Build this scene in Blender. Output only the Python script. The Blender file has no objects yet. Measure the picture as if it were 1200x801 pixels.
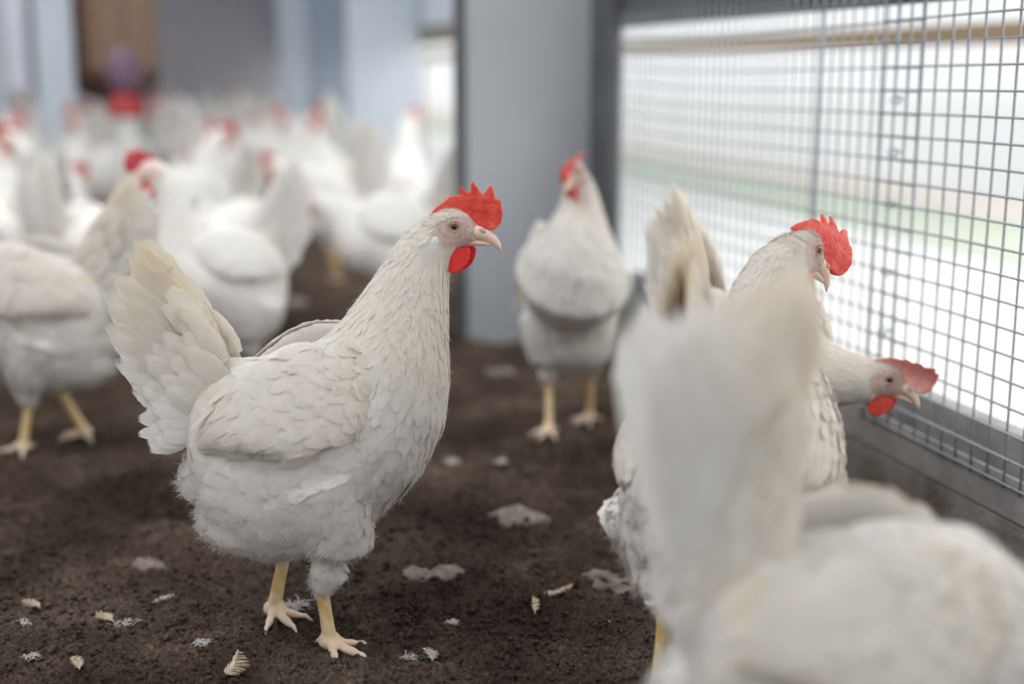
import bpy, bmesh, math, random
import numpy as np
from mathutils import Vector, Matrix, noise
from mathutils.bvhtree import BVHTree
from mathutils.kdtree import KDTree

PI = math.pi
rnd = random.Random(7)
nrs = np.random.RandomState(11)
sc = bpy.context.scene
COL = sc.collection

# ------------------------------------------------------------------ camera
FPX, PITCH, YAW, CAM_H = 1600.0, math.atan(322/1600), math.radians(14.43), .527
cam_d = bpy.data.cameras.new('camera')
cam = bpy.data.objects.new('camera', cam_d); COL.objects.link(cam)
cam.location = (0, 0, CAM_H)
cam.rotation_euler = (PI/2 - PITCH, 0, -YAW)
cam_d.sensor_width = 36; cam_d.lens = 36*FPX/1200
cam_d.clip_start = .05; cam_d.clip_end = 200
cam_d.dof.use_dof = True; cam_d.dof.focus_distance = 1.255
cam_d.dof.aperture_fstop = 1.85
cam_d.dof.aperture_blades = 0
sc.camera = cam

# ------------------------------------------------------------------ light
sc.view_settings.view_transform = 'Standard'
sc.view_settings.look = 'None'
sc.view_settings.exposure = 0.22
sc.view_settings.gamma = 1.0
sc.view_settings.use_curve_mapping = False
w = bpy.data.worlds.new('world'); sc.world = w; w.use_nodes = True
wn = w.node_tree.nodes; wl = w.node_tree.links
bgn = wn['Background']
bgn.inputs['Color'].default_value = (.95, .975, .985, 1)
bgn.inputs['Strength'].default_value = .90
def area(name, loc, rot, sx, sy, power, color):
    l = bpy.data.lights.new(name, 'AREA'); l.shape = 'RECTANGLE'; l.size = sx; l.size_y = sy
    l.energy = power; l.color = color
    o = bpy.data.objects.new(name, l); COL.objects.link(o); o.location = loc; o.rotation_euler = rot
    return o
area('roof_light', (-1.2, 3.2, 2.5), (0, 0, 0), 2.2, 7.0, 125, (.95, .975, 1.0))
area('window_light', (3.2, 1.6, 1.6), (0, math.radians(68), 0), 2.0, 4.5, 70, (1.0, .99, .97))
sc.cycles.max_bounces = 8
sc.cycles.diffuse_bounces = 4
sc.cycles.transparent_max_bounces = 16
sc.cycles.use_denoising = True

def ray(px, py):
    u = (px-600)/FPX; v = (400.5-py)/FPX
    y = math.cos(PITCH)+v*math.sin(PITCH); z = -math.sin(PITCH)+v*math.cos(PITCH)
    return Vector((u*math.cos(YAW)+y*math.sin(YAW), y*math.cos(YAW)-u*math.sin(YAW), z))
def ground(px, py, z=0):
    r = ray(px, py); t = (z-CAM_H)/r.z
    return Vector((r.x*t, r.y*t, z))
def at_depth(px, depth, z=0.0):
    """point at height z seen in column px at a given depth along the lens axis"""
    fwd = Vector((math.sin(YAW), math.cos(YAW), 0)); rt = Vector((math.cos(YAW), -math.sin(YAW), 0))
    hy = (depth + math.sin(PITCH)*(z-CAM_H))/math.cos(PITCH)
    lx = (px-600)/FPX*depth
    p = fwd*hy + rt*lx; p.z = z
    return p

# ------------------------------------------------------------------ materials
def mat(name):
    m = bpy.data.materials.new(name); m.use_nodes = True
    nt = m.node_tree
    return m, nt, nt.nodes['Principled BSDF']
def N(nt, t, **kw):
    n = nt.nodes.new(t)
    for k, v in kw.items():
        if k.startswith('_'): setattr(n, k[1:], v)
        else:
            key = k.replace('__', ' ')
            n.inputs[key].default_value = v
    return n
def L(nt, a, ao, b, bi): nt.links.new(a.outputs[ao], b.inputs[bi])
def ramp(nt, stops):
    r = nt.nodes.new('ShaderNodeValToRGB')
    e = r.color_ramp.elements
    while len(e) < len(stops): e.new(.5)
    for i, (p, c) in enumerate(stops):
        e[i].position = p; e[i].color = (*c, 1) if len(c) == 3 else c
    return r
def noisy(name, stops, scale=8, rough=.7, bump=0, bscale=60, metallic=0, detail=4, dist=.01, stretch=None):
    m, nt, b = mat(name)
    tc = N(nt, 'ShaderNodeTexCoord'); n = N(nt, 'ShaderNodeTexNoise', Scale=scale, Detail=detail)
    if stretch:
        mp = N(nt, 'ShaderNodeMapping', Scale=stretch); L(nt, tc, 'Object', mp, 'Vector'); L(nt, mp, 'Vector', n, 'Vector')
    else: L(nt, tc, 'Object', n, 'Vector')
    r = ramp(nt, stops); L(nt, n, 'Fac', r, 'Fac'); L(nt, r, 'Color', b, 'Base Color')
    b.inputs['Roughness'].default_value = rough; b.inputs['Metallic'].default_value = metallic
    if bump:
        n2 = N(nt, 'ShaderNodeTexNoise', Scale=bscale, Detail=6.0); L(nt, tc, 'Object', n2, 'Vector')
        bp = N(nt, 'ShaderNodeBump', Strength=bump, Distance=dist); L(nt, n2, 'Fac', bp, 'Height'); L(nt, bp, 'Normal', b, 'Normal')
    return m

def feather_material(name, cards=True):
    """white plumage: point colour 'tint' carries each feather's own stain; barbs from the UV"""
    m, nt, b = mat(name)
    at = N(nt, 'ShaderNodeAttribute', _attribute_name='tint')
    tc = N(nt, 'ShaderNodeTexCoord')
    n1 = N(nt, 'ShaderNodeTexNoise', Scale=9.0, Detail=5.0, Roughness=.6); L(nt, tc, 'Object', n1, 'Vector')
    r1 = ramp(nt, [(.44, (.985, .97, .95)), (.70, (.91, .88, .84))]); L(nt, n1, 'Fac', r1, 'Fac')
    mx = N(nt, 'ShaderNodeMix', _data_type='RGBA', _blend_type='MULTIPLY'); mx.inputs['Factor'].default_value = 1
    L(nt, at, 'Color', mx, 'A'); L(nt, r1, 'Color', mx, 'B')
    n3 = N(nt, 'ShaderNodeTexNoise', Scale=55.0, Detail=4.0, Roughness=.7); L(nt, tc, 'Object', n3, 'Vector')
    r3 = ramp(nt, [(.62, (1, 1, 1)), (.72, (.66, .58, .48))]); L(nt, n3, 'Fac', r3, 'Fac')
    mx2 = N(nt, 'ShaderNodeMix', _data_type='RGBA', _blend_type='MULTIPLY'); mx2.inputs['Factor'].default_value = .38
    L(nt, mx, 'Result', mx2, 'A'); L(nt, r3, 'Color', mx2, 'B')
    b.inputs['Roughness'].default_value = .75
    b.inputs['Specular IOR Level'].default_value = .25
    if 'Sheen Weight' in b.inputs: b.inputs['Sheen Weight'].default_value = .15
    face = N(nt, 'ShaderNodeAttribute', _attribute_name='face')
    n4 = N(nt, 'ShaderNodeTexNoise', Scale=260.0, Detail=4.0); L(nt, tc, 'Object', n4, 'Vector')
    r4 = ramp(nt, [(.35, (.72, .50, .44)), (.65, (.88, .74, .67))]); L(nt, n4, 'Fac', r4, 'Fac')
    mx3 = N(nt, 'ShaderNodeMix', _data_type='RGBA'); L(nt, face, 'Fac', mx3, 'Factor')
    L(nt, mx2, 'Result', mx3, 'A'); L(nt, r4, 'Color', mx3, 'B')
    L(nt, mx3, 'Result', b, 'Base Color')
    if cards:
        uv = N(nt, 'ShaderNodeUVMap')
        sep = N(nt, 'ShaderNodeSeparateXYZ'); L(nt, uv, 'UV', sep, 'Vector')
        # barbs: v - |u-.5| * k, in fine waves
        s1 = N(nt, 'ShaderNodeMath', _operation='SUBTRACT'); L(nt, sep, 'X', s1, 0); s1.inputs[1].default_value = .5
        ab = N(nt, 'ShaderNodeMath', _operation='ABSOLUTE'); L(nt, s1, 0, ab, 0)
        ml = N(nt, 'ShaderNodeMath', _operation='MULTIPLY_ADD'); L(nt, ab, 0, ml, 0); ml.inputs[1].default_value = -.55; L(nt, sep, 'Y', ml, 2)
        cb = N(nt, 'ShaderNodeCombineXYZ'); L(nt, ml, 0, cb, 'X'); 
        nb = N(nt, 'ShaderNodeTexNoise', Scale=26.0, Detail=3.0, Roughness=.7)
        cb.inputs['Y'].default_value = 0
        L(nt, s1, 0, cb, 'Z')
        mpp = N(nt, 'ShaderNodeMapping', Scale=(1, 1, .12)); L(nt, cb, 'Vector', mpp, 'Vector'); L(nt, mpp, 'Vector', nb, 'Vector')
        bp = N(nt, 'ShaderNodeBump', Strength=.35, Distance=.0012); L(nt, nb, 'Fac', bp, 'Height')
        # plumage shades softly: each vane's normal leans to that of the body it lies on
        gn = N(nt, 'ShaderNodeAttribute', _attribute_name='lie'); vt = N(nt, 'ShaderNodeVectorTransform', _vector_type='NORMAL', _convert_from='OBJECT', _convert_to='WORLD')
        L(nt, gn, 'Vector', vt, 'Vector')
        geo = N(nt, 'ShaderNodeNewGeometry')
        dt = N(nt, 'ShaderNodeVectorMath', _operation='DOT_PRODUCT'); L(nt, vt, 'Vector', dt, 0); L(nt, geo, 'Normal', dt, 1)
        cl = N(nt, 'ShaderNodeMath', _operation='MULTIPLY', _use_clamp=False); L(nt, dt, 'Value', cl, 0); cl.inputs[1].default_value = 2.2
        mn = N(nt, 'ShaderNodeMath', _operation='MINIMUM'); L(nt, cl, 0, mn, 0); mn.inputs[1].default_value = 1.0
        mxx = N(nt, 'ShaderNodeMath', _operation='MAXIMUM'); L(nt, mn, 0, mxx, 0); mxx.inputs[1].default_value = -1.0
        sc1 = N(nt, 'ShaderNodeVectorMath', _operation='SCALE'); L(nt, vt, 'Vector', sc1, 0); L(nt, mxx, 0, sc1, 'Scale')
        ad1 = N(nt, 'ShaderNodeVectorMath', _operation='ADD'); L(nt, sc1, 'Vector', ad1, 0)
        L(nt, geo, 'Normal', ad1, 1)
        nz = N(nt, 'ShaderNodeVectorMath', _operation='NORMALIZE'); L(nt, ad1, 'Vector', nz, 0)
        L(nt, nz, 'Vector', bp, 'Normal'); L(nt, bp, 'Normal', b, 'Normal')
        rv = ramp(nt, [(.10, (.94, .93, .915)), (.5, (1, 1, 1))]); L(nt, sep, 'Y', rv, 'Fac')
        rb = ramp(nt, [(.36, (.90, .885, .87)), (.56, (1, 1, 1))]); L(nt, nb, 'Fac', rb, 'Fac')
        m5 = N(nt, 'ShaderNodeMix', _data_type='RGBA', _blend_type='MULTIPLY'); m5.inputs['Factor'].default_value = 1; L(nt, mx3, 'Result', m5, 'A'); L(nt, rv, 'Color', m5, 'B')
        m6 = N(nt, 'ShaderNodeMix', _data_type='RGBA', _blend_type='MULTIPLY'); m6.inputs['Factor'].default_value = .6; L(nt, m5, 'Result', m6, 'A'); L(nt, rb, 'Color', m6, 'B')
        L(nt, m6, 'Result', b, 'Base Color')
        tr = N(nt, 'ShaderNodeBsdfTranslucent'); L(nt, m6, 'Result', tr, 'Color')
        ms = N(nt, 'ShaderNodeMixShader', Fac=.33); L(nt, b, 'BSDF', ms, 1); L(nt, tr, 'BSDF', ms, 2)
        # frayed vane: toward the outline the barbs part
        ed = N(nt, 'ShaderNodeMath', _operation='MULTIPLY_ADD'); L(nt, ab, 0, ed, 0); ed.inputs[1].default_value = 2.0; ed.inputs[2].default_value = 0.0
        ad = N(nt, 'ShaderNodeMath', _operation='MAXIMUM'); L(nt, ed, 0, ad, 0); L(nt, sep, 'Y', ad, 1)
        th = N(nt, 'ShaderNodeMapRange'); L(nt, ad, 0, th, 'Value')
        th.inputs['From Min'].default_value = .74; th.inputs['From Max'].default_value = 1.0
        th.inputs['To Min'].default_value = 0; th.inputs['To Max'].default_value = .60
        gt = N(nt, 'ShaderNodeMath', _operation='GREATER_THAN'); L(nt, nb, 'Fac', gt, 0); L(nt, th, 'Result', gt, 1)
        tp = N(nt, 'ShaderNodeBsdfTransparent')
        ms2 = N(nt, 'ShaderNodeMixShader'); L(nt, gt, 0, ms2, 'Fac'); L(nt, tp, 'BSDF', ms2, 1); L(nt, ms, 0, ms2, 2)
        L(nt, ms2, 0, nt.nodes['Material Output'], 'Surface')
    else:
        n5 = N(nt, 'ShaderNodeTexVoronoi', Scale=70.0); L(nt, tc, 'Object', n5, 'Vector')
        bp = N(nt, 'ShaderNodeBump', Strength=.5, Distance=.004); L(nt, n5, 'Distance', bp, 'Height'); L(nt, bp, 'Normal', b, 'Normal')
    return m

M = {}
M['feather'] = feather_material('feather')
M['down'] = feather_material('down', False)
def flesh(name, c1, c2, sss=.35, rough=.45, scale=350, bump=.5):
    m = noisy(name, [(.35, c1), (.65, c2)], scale, rough, bump, 900, dist=.0012)
    b = m.node_tree.nodes['Principled BSDF']
    b.inputs['Subsurface Weight'].default_value = sss
    b.inputs['Subsurface Radius'].default_value = (1.0, .25, .15)
    b.inputs['Subsurface Scale'].default_value = .006
    return m
M['comb'] = flesh('comb_red', (.66, .026, .016), (.80, .10, .06), scale=90)
M['comb_pale'] = flesh('comb_coral', (.93, .40, .35), (.95, .62, .57), scale=120)
M['comb_dark'] = flesh('comb_crimson', (.45, .03, .05), (.66, .07, .08))
M['wattle'] = flesh('wattle_red', (.68, .008, .012), (.80, .03, .025))
M['beak'] = noisy('beak_horn', [(.3, (.78, .55, .44)), (.7, (.86, .68, .56))], 120, .4)
M['lobe'] = flesh('earlobe', (.60, .66, .70), (.78, .81, .80), .2, .5, 400, .3)
m = noisy('leg_scales', [(.35, (.76, .50, .16)), (.65, (.86, .68, .42))], 90, .6, .3, 500, dist=.0008)
nt = m.node_tree; b = nt.nodes['Principled BSDF']; src = b.inputs['Base Color'].links[0].from_node
tc = N(nt, 'ShaderNodeTexCoord'); sp = N(nt, 'ShaderNodeSeparateXYZ'); L(nt, tc, 'Object', sp, 'Vector')
mr = N(nt, 'ShaderNodeMapRange'); L(nt, sp, 'Z', mr, 'Value'); mr.inputs['From Min'].default_value = .012; mr.inputs['From Max'].default_value = .034
mr.inputs['To Min'].default_value = .6; mr.inputs['To Max'].default_value = 0
mx = N(nt, 'ShaderNodeMix', _data_type='RGBA'); L(nt, mr, 'Result', mx, 'Factor'); L(nt, src, 'Color', mx, 'A'); mx.inputs['B'].default_value = (.78, .62, .54, 1); L(nt, mx, 'Result', b, 'Base Color')
M['leg'] = m
M['claw'] = noisy('claw', [(.3, (.75, .62, .52)), (.7, (.86, .76, .68))], 120, .5)
# eye: pupil, amber iris, dark rim by distance from the axis
m, nt, b = mat('eye')
tc = N(nt, 'ShaderNodeTexCoord'); sp = N(nt, 'ShaderNodeSeparateXYZ'); L(nt, tc, 'Object', sp, 'Vector')
cb = N(nt, 'ShaderNodeCombineXYZ'); L(nt, sp, 'X', cb, 'X'); L(nt, sp, 'Z', cb, 'Z')
ln = N(nt, 'ShaderNodeVectorMath', _operation='LENGTH'); L(nt, cb, 'Vector', ln, 0)
mu = N(nt, 'ShaderNodeMath', _operation='MULTIPLY'); L(nt, ln, 'Value', mu, 0); mu.inputs[1].default_value = 200
r = ramp(nt, [(.0, (.005, .005, .006)), (.50, (.005, .005, .006)), (.56, (.45, .21, .05)), (.80, (.34, .14, .035)), (.90, (.03, .02, .02))])
L(nt, mu, 0, r, 'Fac'); L(nt, r, 'Color', b, 'Base Color'); b.inputs['Roughness'].default_value = .04
b.inputs['Coat Weight'].default_value = 1.0
M['eye'] = m
M['lid'] = noisy('eyelid', [(.3, (.50, .33, .29)), (.7, (.62, .45, .40))], 300, .6)
M['nostril'] = noisy('nostril', [(.3, (.25, .12, .10)), (.7, (.4, .22, .18))], 300, .6)

# ------------------------------------------------------------------ mesh helpers
def mesh_from(name, verts, faces, m, smooth=True, parent=None, loc=None):
    me = bpy.data.meshes.new(name)
    me.from_pydata([tuple(v) for v in verts], [], faces)
    me.update()
    if smooth: me.polygons.foreach_set('use_smooth', [True]*len(me.polygons))
    if m: me.materials.append(m)
    o = bpy.data.objects.new(name, me); COL.objects.link(o)
    if parent: o.parent = parent
    if loc: o.location = loc
    return o
class MB:
    def __init__(s): s.v = []; s.f = []
    def add(s, v, f):
        k = len(s.v); s.v += [Vector(q) for q in v]; s.f += [tuple(i+k for i in t) for t in f]
    def box(s, x0, x1, y0, y1, z0, z1):
        s.add([(x0,y0,z0),(x1,y0,z0),(x1,y1,z0),(x0,y1,z0),(x0,y0,z1),(x1,y0,z1),(x1,y1,z1),(x0,y1,z1)],
              [(0,3,2,1),(4,5,6,7),(0,1,5,4),(1,2,6,5),(2,3,7,6),(3,0,4,7)])
    def tube(s, pts, rads, n=8, cap=True):
        pts = [Vector(p) for p in pts]; rings = []
        up = Vector((0, .13, 1))
        for i, p in enumerate(pts):
            t = (pts[min(i+1, len(pts)-1)]-pts[max(i-1, 0)]).normalized()
            a = t.cross(up)
            if a.length < .15: a = t.cross(Vector((1, .1, 0)))
            a.normalize(); b = t.cross(a)
            r = rads[i] if isinstance(rads, (list, tuple)) else rads
            ra, rb = r if isinstance(r, tuple) else (r, r)
            rings.append([p + a*ra*math.cos(2*PI*k/n) + b*rb*math.sin(2*PI*k/n) for k in range(n)])
        s.loft(rings, cap)
    def loft(s, rings, cap=True):
        n = len(rings[0]); v = [q for r in rings for q in r]; f = []
        for i in range(len(rings)-1):
            for k in range(n):
                a = i*n+k; b_ = i*n+(k+1) % n
                f.append((a, b_, b_+n, a+n))
        if cap:
            f.append(tuple(range(n-1, -1, -1))); f.append(tuple((len(rings)-1)*n+k for k in range(n)))
        s.add(v, f)
    def ellipsoid(s, c, rx, ry, rz, R=None, nu=16, nv=10):
        R = R or Matrix.Identity(3); c = Vector(c); rings = []
        for i in range(1, nv):
            th = PI*i/nv
            rings.append([c + R @ Vector((rx*math.cos(th), ry*math.sin(th)*math.cos(2*PI*k/nu), rz*math.sin(th)*math.sin(2*PI*k/nu))) for k in range(nu)])
        s.loft([[c + R @ Vector((rx*.999, 0, 0))]*nu] + rings + [[c - R @ Vector((rx*.999, 0, 0))]*nu])
    def build(s, name, m, parent=None, smooth=True, loc=None): return mesh_from(name, s.v, s.f, m, smooth, parent, loc)

def remeshed(mb, voxel, smooth=4, factor=.5):
    """union of overlapping closed shapes as one continuous surface -> (verts Nx3, polygons)"""
    me = bpy.data.meshes.new('tmp'); me.from_pydata([tuple(v) for v in mb.v], [], mb.f); me.update()
    bm = bmesh.new(); bm.from_mesh(me); bmesh.ops.remove_doubles(bm, verts=bm.verts, dist=1e-6)
    bmesh.ops.recalc_face_normals(bm, faces=bm.faces); bm.to_mesh(me); bm.free()
    o = bpy.data.objects.new('tmp', me); COL.objects.link(o)
    r = o.modifiers.new('r', 'REMESH'); r.mode = 'VOXEL'; r.voxel_size = voxel
    if smooth:
        s_ = o.modifiers.new('s', 'SMOOTH'); s_.iterations = smooth; s_.factor = factor
    dg = bpy.context.evaluated_depsgraph_get(); dg.update()
    ev = o.evaluated_get(dg); m2 = ev.to_mesh()
    n = len(m2.vertices); co = np.empty(n*3); m2.vertices.foreach_get('co', co)
    polys = [tuple(p.vertices) for p in m2.polygons]
    ev.to_mesh_clear(); bpy.data.objects.remove(o); bpy.data.meshes.remove(me)
    return co.reshape(-1, 3), polys

def np_mesh(name, V, F, m, attrs=None, uv=None, parent=None):
    """V Nx3 array, F list of faces, attrs {name: array}; attr of width 3 is a colour"""
    me = bpy.data.meshes.new(name); me.from_pydata(V.tolist(), [], F); me.update()
    me.polygons.foreach_set('use_smooth', [True]*len(me.polygons))
    for k, a in (attrs or {}).items():
        if k == 'lie':
            at = me.attributes.new(k, 'FLOAT_VECTOR', 'POINT'); at.data.foreach_set('vector', a.astype(np.float32).ravel())
        elif a.ndim == 2:
            at = me.attributes.new(k, 'FLOAT_COLOR', 'POINT')
            at.data.foreach_set('color', np.c_[a, np.ones(len(a))].astype(np.float32).ravel())
        else:
            at = me.attributes.new(k, 'FLOAT', 'POINT'); at.data.foreach_set('value', a.astype(np.float32))
    if uv is not None:
        l = me.uv_layers.new(name='UVMap')
        idx = np.empty(len(me.loops), dtype=np.int32); me.loops.foreach_get('vertex_index', idx)
        l.data.foreach_set('uv', uv[idx].astype(np.float32).ravel())
    me.materials.append(m)
    o = bpy.data.objects.new(name, me); COL.objects.link(o)
    if parent: o.parent = parent
    return o

def thing(o, label, cat, group=None):
    o['label'] = label; o['category'] = cat
    if group: o['group'] = group
    return o
def structure(o): o['kind'] = 'structure'; return o

# ------------------------------------------------------------------ ground height
def vnoise(x, y, seed):
    xi = np.floor(x).astype(np.int64); yi = np.floor(y).astype(np.int64); fx = x-xi; fy = y-yi
    fx = fx*fx*(3-2*fx); fy = fy*fy*(3-2*fy)
    def h(a, b):
        n = (a*374761393 + b*668265263 + seed*69069) & 0xffffffff
        n = ((n ^ (n >> 13))*1274126177) & 0xffffffff
        return ((n ^ (n >> 16)) & 0xffff)/65535.0
    return (h(xi, yi)*(1-fx)+h(xi+1, yi)*fx)*(1-fy)+(h(xi, yi+1)*(1-fx)+h(xi+1, yi+1)*fx)*fy
def soil(x, y):
    x = np.asarray(x, float); y = np.asarray(y, float)
    z = .014*(vnoise(x*3, y*3, 1)-.5) + .011*(vnoise(x*11+3, y*11, 2)-.5) + .0095*(vnoise(x*30, y*30+7, 3)-.5)
    c = vnoise(x*70, y*70, 4); z += .0075*(np.abs(c-.5)*2)**1.2 - .003
    z += .0085*(vnoise(x*120+y*40, y*120, 5)-.5) + .0065*(vnoise(x*260, y*260+x*60, 6)-.5)
    return z
def soil1(x, y): return float(soil(np.array([x]), np.array([y]))[0])

# ==================================================================== SETTING
WX = .825     # inner face of the mesh wall
m, nt, b = mat('soil')
tc = N(nt, 'ShaderNodeTexCoord')
n1 = N(nt, 'ShaderNodeTexNoise', Scale=5.0, Detail=6.0, Roughness=.6); L(nt, tc, 'Object', n1, 'Vector')
r1 = ramp(nt, [(.36, (.080, .055, .040)), (.50, (.145, .102, .077)), (.66, (.26, .195, .155))]); L(nt, n1, 'Fac', r1, 'Fac')
n2 = N(nt, 'ShaderNodeTexNoise', Scale=260.0, Detail=6.0, Roughness=.75); L(nt, tc, 'Object', n2, 'Vector')
r2 = ramp(nt, [(.33, (.30, .28, .26)), (.52, (1.0, 1.0, 1.0)), (.66, (1.9, 1.75, 1.5)), (.74, (3.0, 2.6, 2.0))]); L(nt, n2, 'Fac', r2, 'Fac')
mx = N(nt, 'ShaderNodeMix', _data_type='RGBA', _blend_type='MULTIPLY'); mx.inputs['Factor'].default_value = 1
L(nt, r1, 'Color', mx, 'A'); L(nt, r2, 'Color', mx, 'B')
n3 = N(nt, 'ShaderNodeTexNoise', Scale=1.6, Detail=3.0); L(nt, tc, 'Object', n3, 'Vector')
r3 = ramp(nt, [(.45, (.9, .9, .9)), (.62, (1.35, 1.35, 1.35))]); L(nt, n3, 'Fac', r3, 'Fac')
mx2 = N(nt, 'ShaderNodeMix', _data_type='RGBA', _blend_type='MULTIPLY'); mx2.inputs['Factor'].default_value = 1
L(nt, mx, 'Result', mx2, 'A'); L(nt, r3, 'Color', mx2, 'B'); L(nt, mx2, 'Result', b, 'Base Color')
b.inputs['Roughness'].default_value = .95; b.inputs['Specular IOR Level'].default_value = .15
n4 = N(nt, 'ShaderNodeTexNoise', Scale=170.0, Detail=8.0, Roughness=.78); L(nt, tc, 'Object', n4, 'Vector')
bp = N(nt, 'ShaderNodeBump', Strength=1.0, Distance=.012); L(nt, n4, 'Fac', bp, 'Height'); L(nt, bp, 'Normal', b, 'Normal')
M['soil'] = m
def grid_axis(stops):
    out = [stops[0][0]]
    for (a, s), (e, _) in zip(stops[:-1], stops[1:]):
        n = max(1, int(round((e-a)/s))); out += [a+(e-a)*(i+1)/n for i in range(n)]
    return np.array(out)
gx = grid_axis([(-6, .1), (-1.6, .03), (-.75, .006), (-.38, .0032), (.62, .006), (.80, .01), (.825, 1)])
gy = grid_axis([(-.6, .05), (.85, .0035), (1.6, .006), (2.0, .012), (3.2, .04), (6, .15), (13, 1)])
XX, YY = np.meshgrid(gx, gy)
ZZ = soil(XX, YY)
V = np.c_[XX.ravel(), YY.ravel(), ZZ.ravel()]
nx, ny = len(gx), len(gy)
F = [(j*nx+i, j*nx+i+1, (j+1)*nx+i+1, (j+1)*nx+i) for j in range(ny-1) for i in range(nx-1)]
fl = np_mesh('floor', V, F, M['soil']); structure(fl)

M['panel'] = noisy('panel_paint', [(.3, (.46, .49, .525)), (.7, (.54, .57, .605))], 3, .55, .1, 30, metallic=.1)
M['panel_pale'] = noisy('panel_pale', [(.3, (.56, .62, .69)), (.7, (.62, .68, .75))], 3, .6)
M['panel_slate'] = noisy('panel_slate', [(.3, (.26, .31, .38)), (.7, (.32, .37, .45))], 3, .6)
M['steel_dark'] = noisy('steel_dark', [(.3, (.10, .105, .115)), (.7, (.15, .155, .165))], 10, .5, metallic=.3)
M['galv'] = noisy('galvanised', [(.3, (.30, .32, .35)), (.7, (.46, .49, .53))], 300, .35, metallic=.6)
M['plank_olive'] = noisy('olive_trim', [(.3, (.20, .18, .13)), (.7, (.28, .25, .18))], 5, .7)
M['concrete'] = noisy('curb_concrete', [(.35, (.16, .135, .11)), (.65, (.30, .27, .24))], 14, .85, .4, 90)
M['rail'] = noisy('sill_metal', [(.35, (.30, .29, .28)), (.65, (.42, .41, .40))], 20, .5, .1, 80, metallic=.2)
M['back'] = noisy('back_wall', [(.25, (.42, .37, .40)), (.5, (.46, .45, .49)), (.75, (.40, .41, .46))], 1.4, .8)

def bevel_box(name, x0, x1, y0, y1, z0, z1, m, r=.004):
    mb = MB(); mb.box(x0, x1, y0, y1, z0, z1); o = mb.build(name, m, smooth=False)
    bv = o.modifiers.new('b', 'BEVEL'); bv.width = r; bv.segments = 2
    return o
def XW(px, Y): r = ray(px, 100); return r.x/r.y*Y
# right wall: concrete curb with a metal sill, open mesh bay, header above
structure(bevel_box('wall_right', WX, WX+.10, -.6, 13, -.03, .075, M['concrete'], .006))
o = MB()
o.box(WX-.002, WX+.003, -.6, 13, .075, .118); o.box(WX, WX+.09, -.6, 13, .0755, .083)
structure(o.build('trim_1', M['rail'], smooth=False))
structure(bevel_box('trim_2', WX+.008, WX+.03, -.6, 2.56, .598, .80, M['steel_dark'], .004))
structure(bevel_box('trim_6', WX+.008, WX+.03, 2.6, 13, .598, .65, M['plank_olive'], .004))
structure(bevel_box('wall_upper', WX+.005, WX+.035, 2.6, 9.1, .65, 2.6, M['panel_pale'], .004))
# outer upstand behind the mesh (the grey band seen through the lowest cells)
structure(bevel_box('trim_3', WX+.03, WX+.055, -.6, 2.42, .083, .150, M['rail'], .003))
# jamb at the end of the first mesh bay and the painted partition
structure(bevel_box('trim_4', WX-.012, WX+.012, 2.43, 2.56, .118, 2.3, M['steel_dark']))
structure(bevel_box('wall_partition', XW(545, 2.56), WX+.02, 2.56, 2.60, -.02, 2.3, M['panel']))
structure(bevel_box('trim_5', XW(537, 2.56), XW(545, 2.56), 2.555, 2.605, -.02, 2.3, M['steel_dark'], .002))
# further bays
structure(bevel_box('wall_far_partition', XW(408, 4.4), WX, 4.38, 4.42, -.02, 2.3, M['panel_pale']))
structure(bevel_box('wall_slate', XW(362, 5.6), XW(420, 5.6), 5.6, 5.65, -.02, 2.4, M['panel_slate']))
structure(bevel_box('trim_7', XW(330, 6.0), XW(366, 6.0), 6.0, 6.08, -.02, 2.4, M['panel_pale']))
structure(bevel_box('trim_8', XW(45, 4.4), XW(88, 4.4), 4.4, 4.46, -.02, 2.4, M['panel_pale']))
structure(bevel_box('trim_9', XW(-60, 4.6), XW(6, 4.6), 4.6, 4.66, -.02, 2.4, M['panel']))
structure(bevel_box('ceiling', -6, WX+.1, -1.5, 9.1, 2.6, 2.7, M['back']))
structure(bevel_box('wall_left', -6.1, -6, -1.5, 9.1, -.02, 2.7, M['panel_pale']))
structure(bevel_box('wall_back', -6, WX+.1, 9.0, 9.1, -.02, 2.6, M['back']))

# ==================================================================== HEN
# everything in metres in the hen's own frame: x forward, y left, z up, origin on the ground
S8 = .000812
HX, HZ = 353, 742
_G0 = ground(HX, HZ); _fw = Vector((math.sin(YAW), math.cos(YAW), 0)); _rt = Vector((math.cos(YAW), -math.sin(YAW), 0))
def q(px, py, near=0.0):   # point of the traced side view on the hen's middle plane (or a plane nearer by 'near')
    r = ray(px, py); t = (_G0.dot(_fw)-near)/r.dot(_fw)
    return (r.dot(_rt)*t-_G0.dot(_rt), CAM_H+r.z*t)
SECT = [  # back point, belly point, half width  (traced from the side view)
    ((222,470),(226,515),.016), ((240,440),(232,560),.042), ((268,420),(258,622),.062), ((305,416),(318,648),.076),
    ((345,410),(386,640),.082), ((376,396),(442,598),.080), ((398,374),(492,553),.071), ((417,350),(521,492),.060),
    ((433,328),(527,442),.048), ((448,306),(525,392),.038), ((461,286),(525,344),.0300), ((476,268),(526,316),.0245), ((490,256),(528,300),.0195), ((503,249),(532,290),.0155)]
BODY = []
for (a, b_, w_) in SECT:
    a = Vector(q(*a)); b_ = Vector(q(*b_)); c = (a+b_)/2
    BODY.append((c, (a-b_).normalized(), (a-b_).length/2, w_))
HEAD0 = Vector((*(q(531, 264)[:1]), 0, q(531, 264)[1]))

def rot2(v, a, piv):
    d = v-piv; return Vector((piv.x+d.x*math.cos(a)-d.y*math.sin(a), piv.y+d.x*math.sin(a)+d.y*math.cos(a)))

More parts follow.
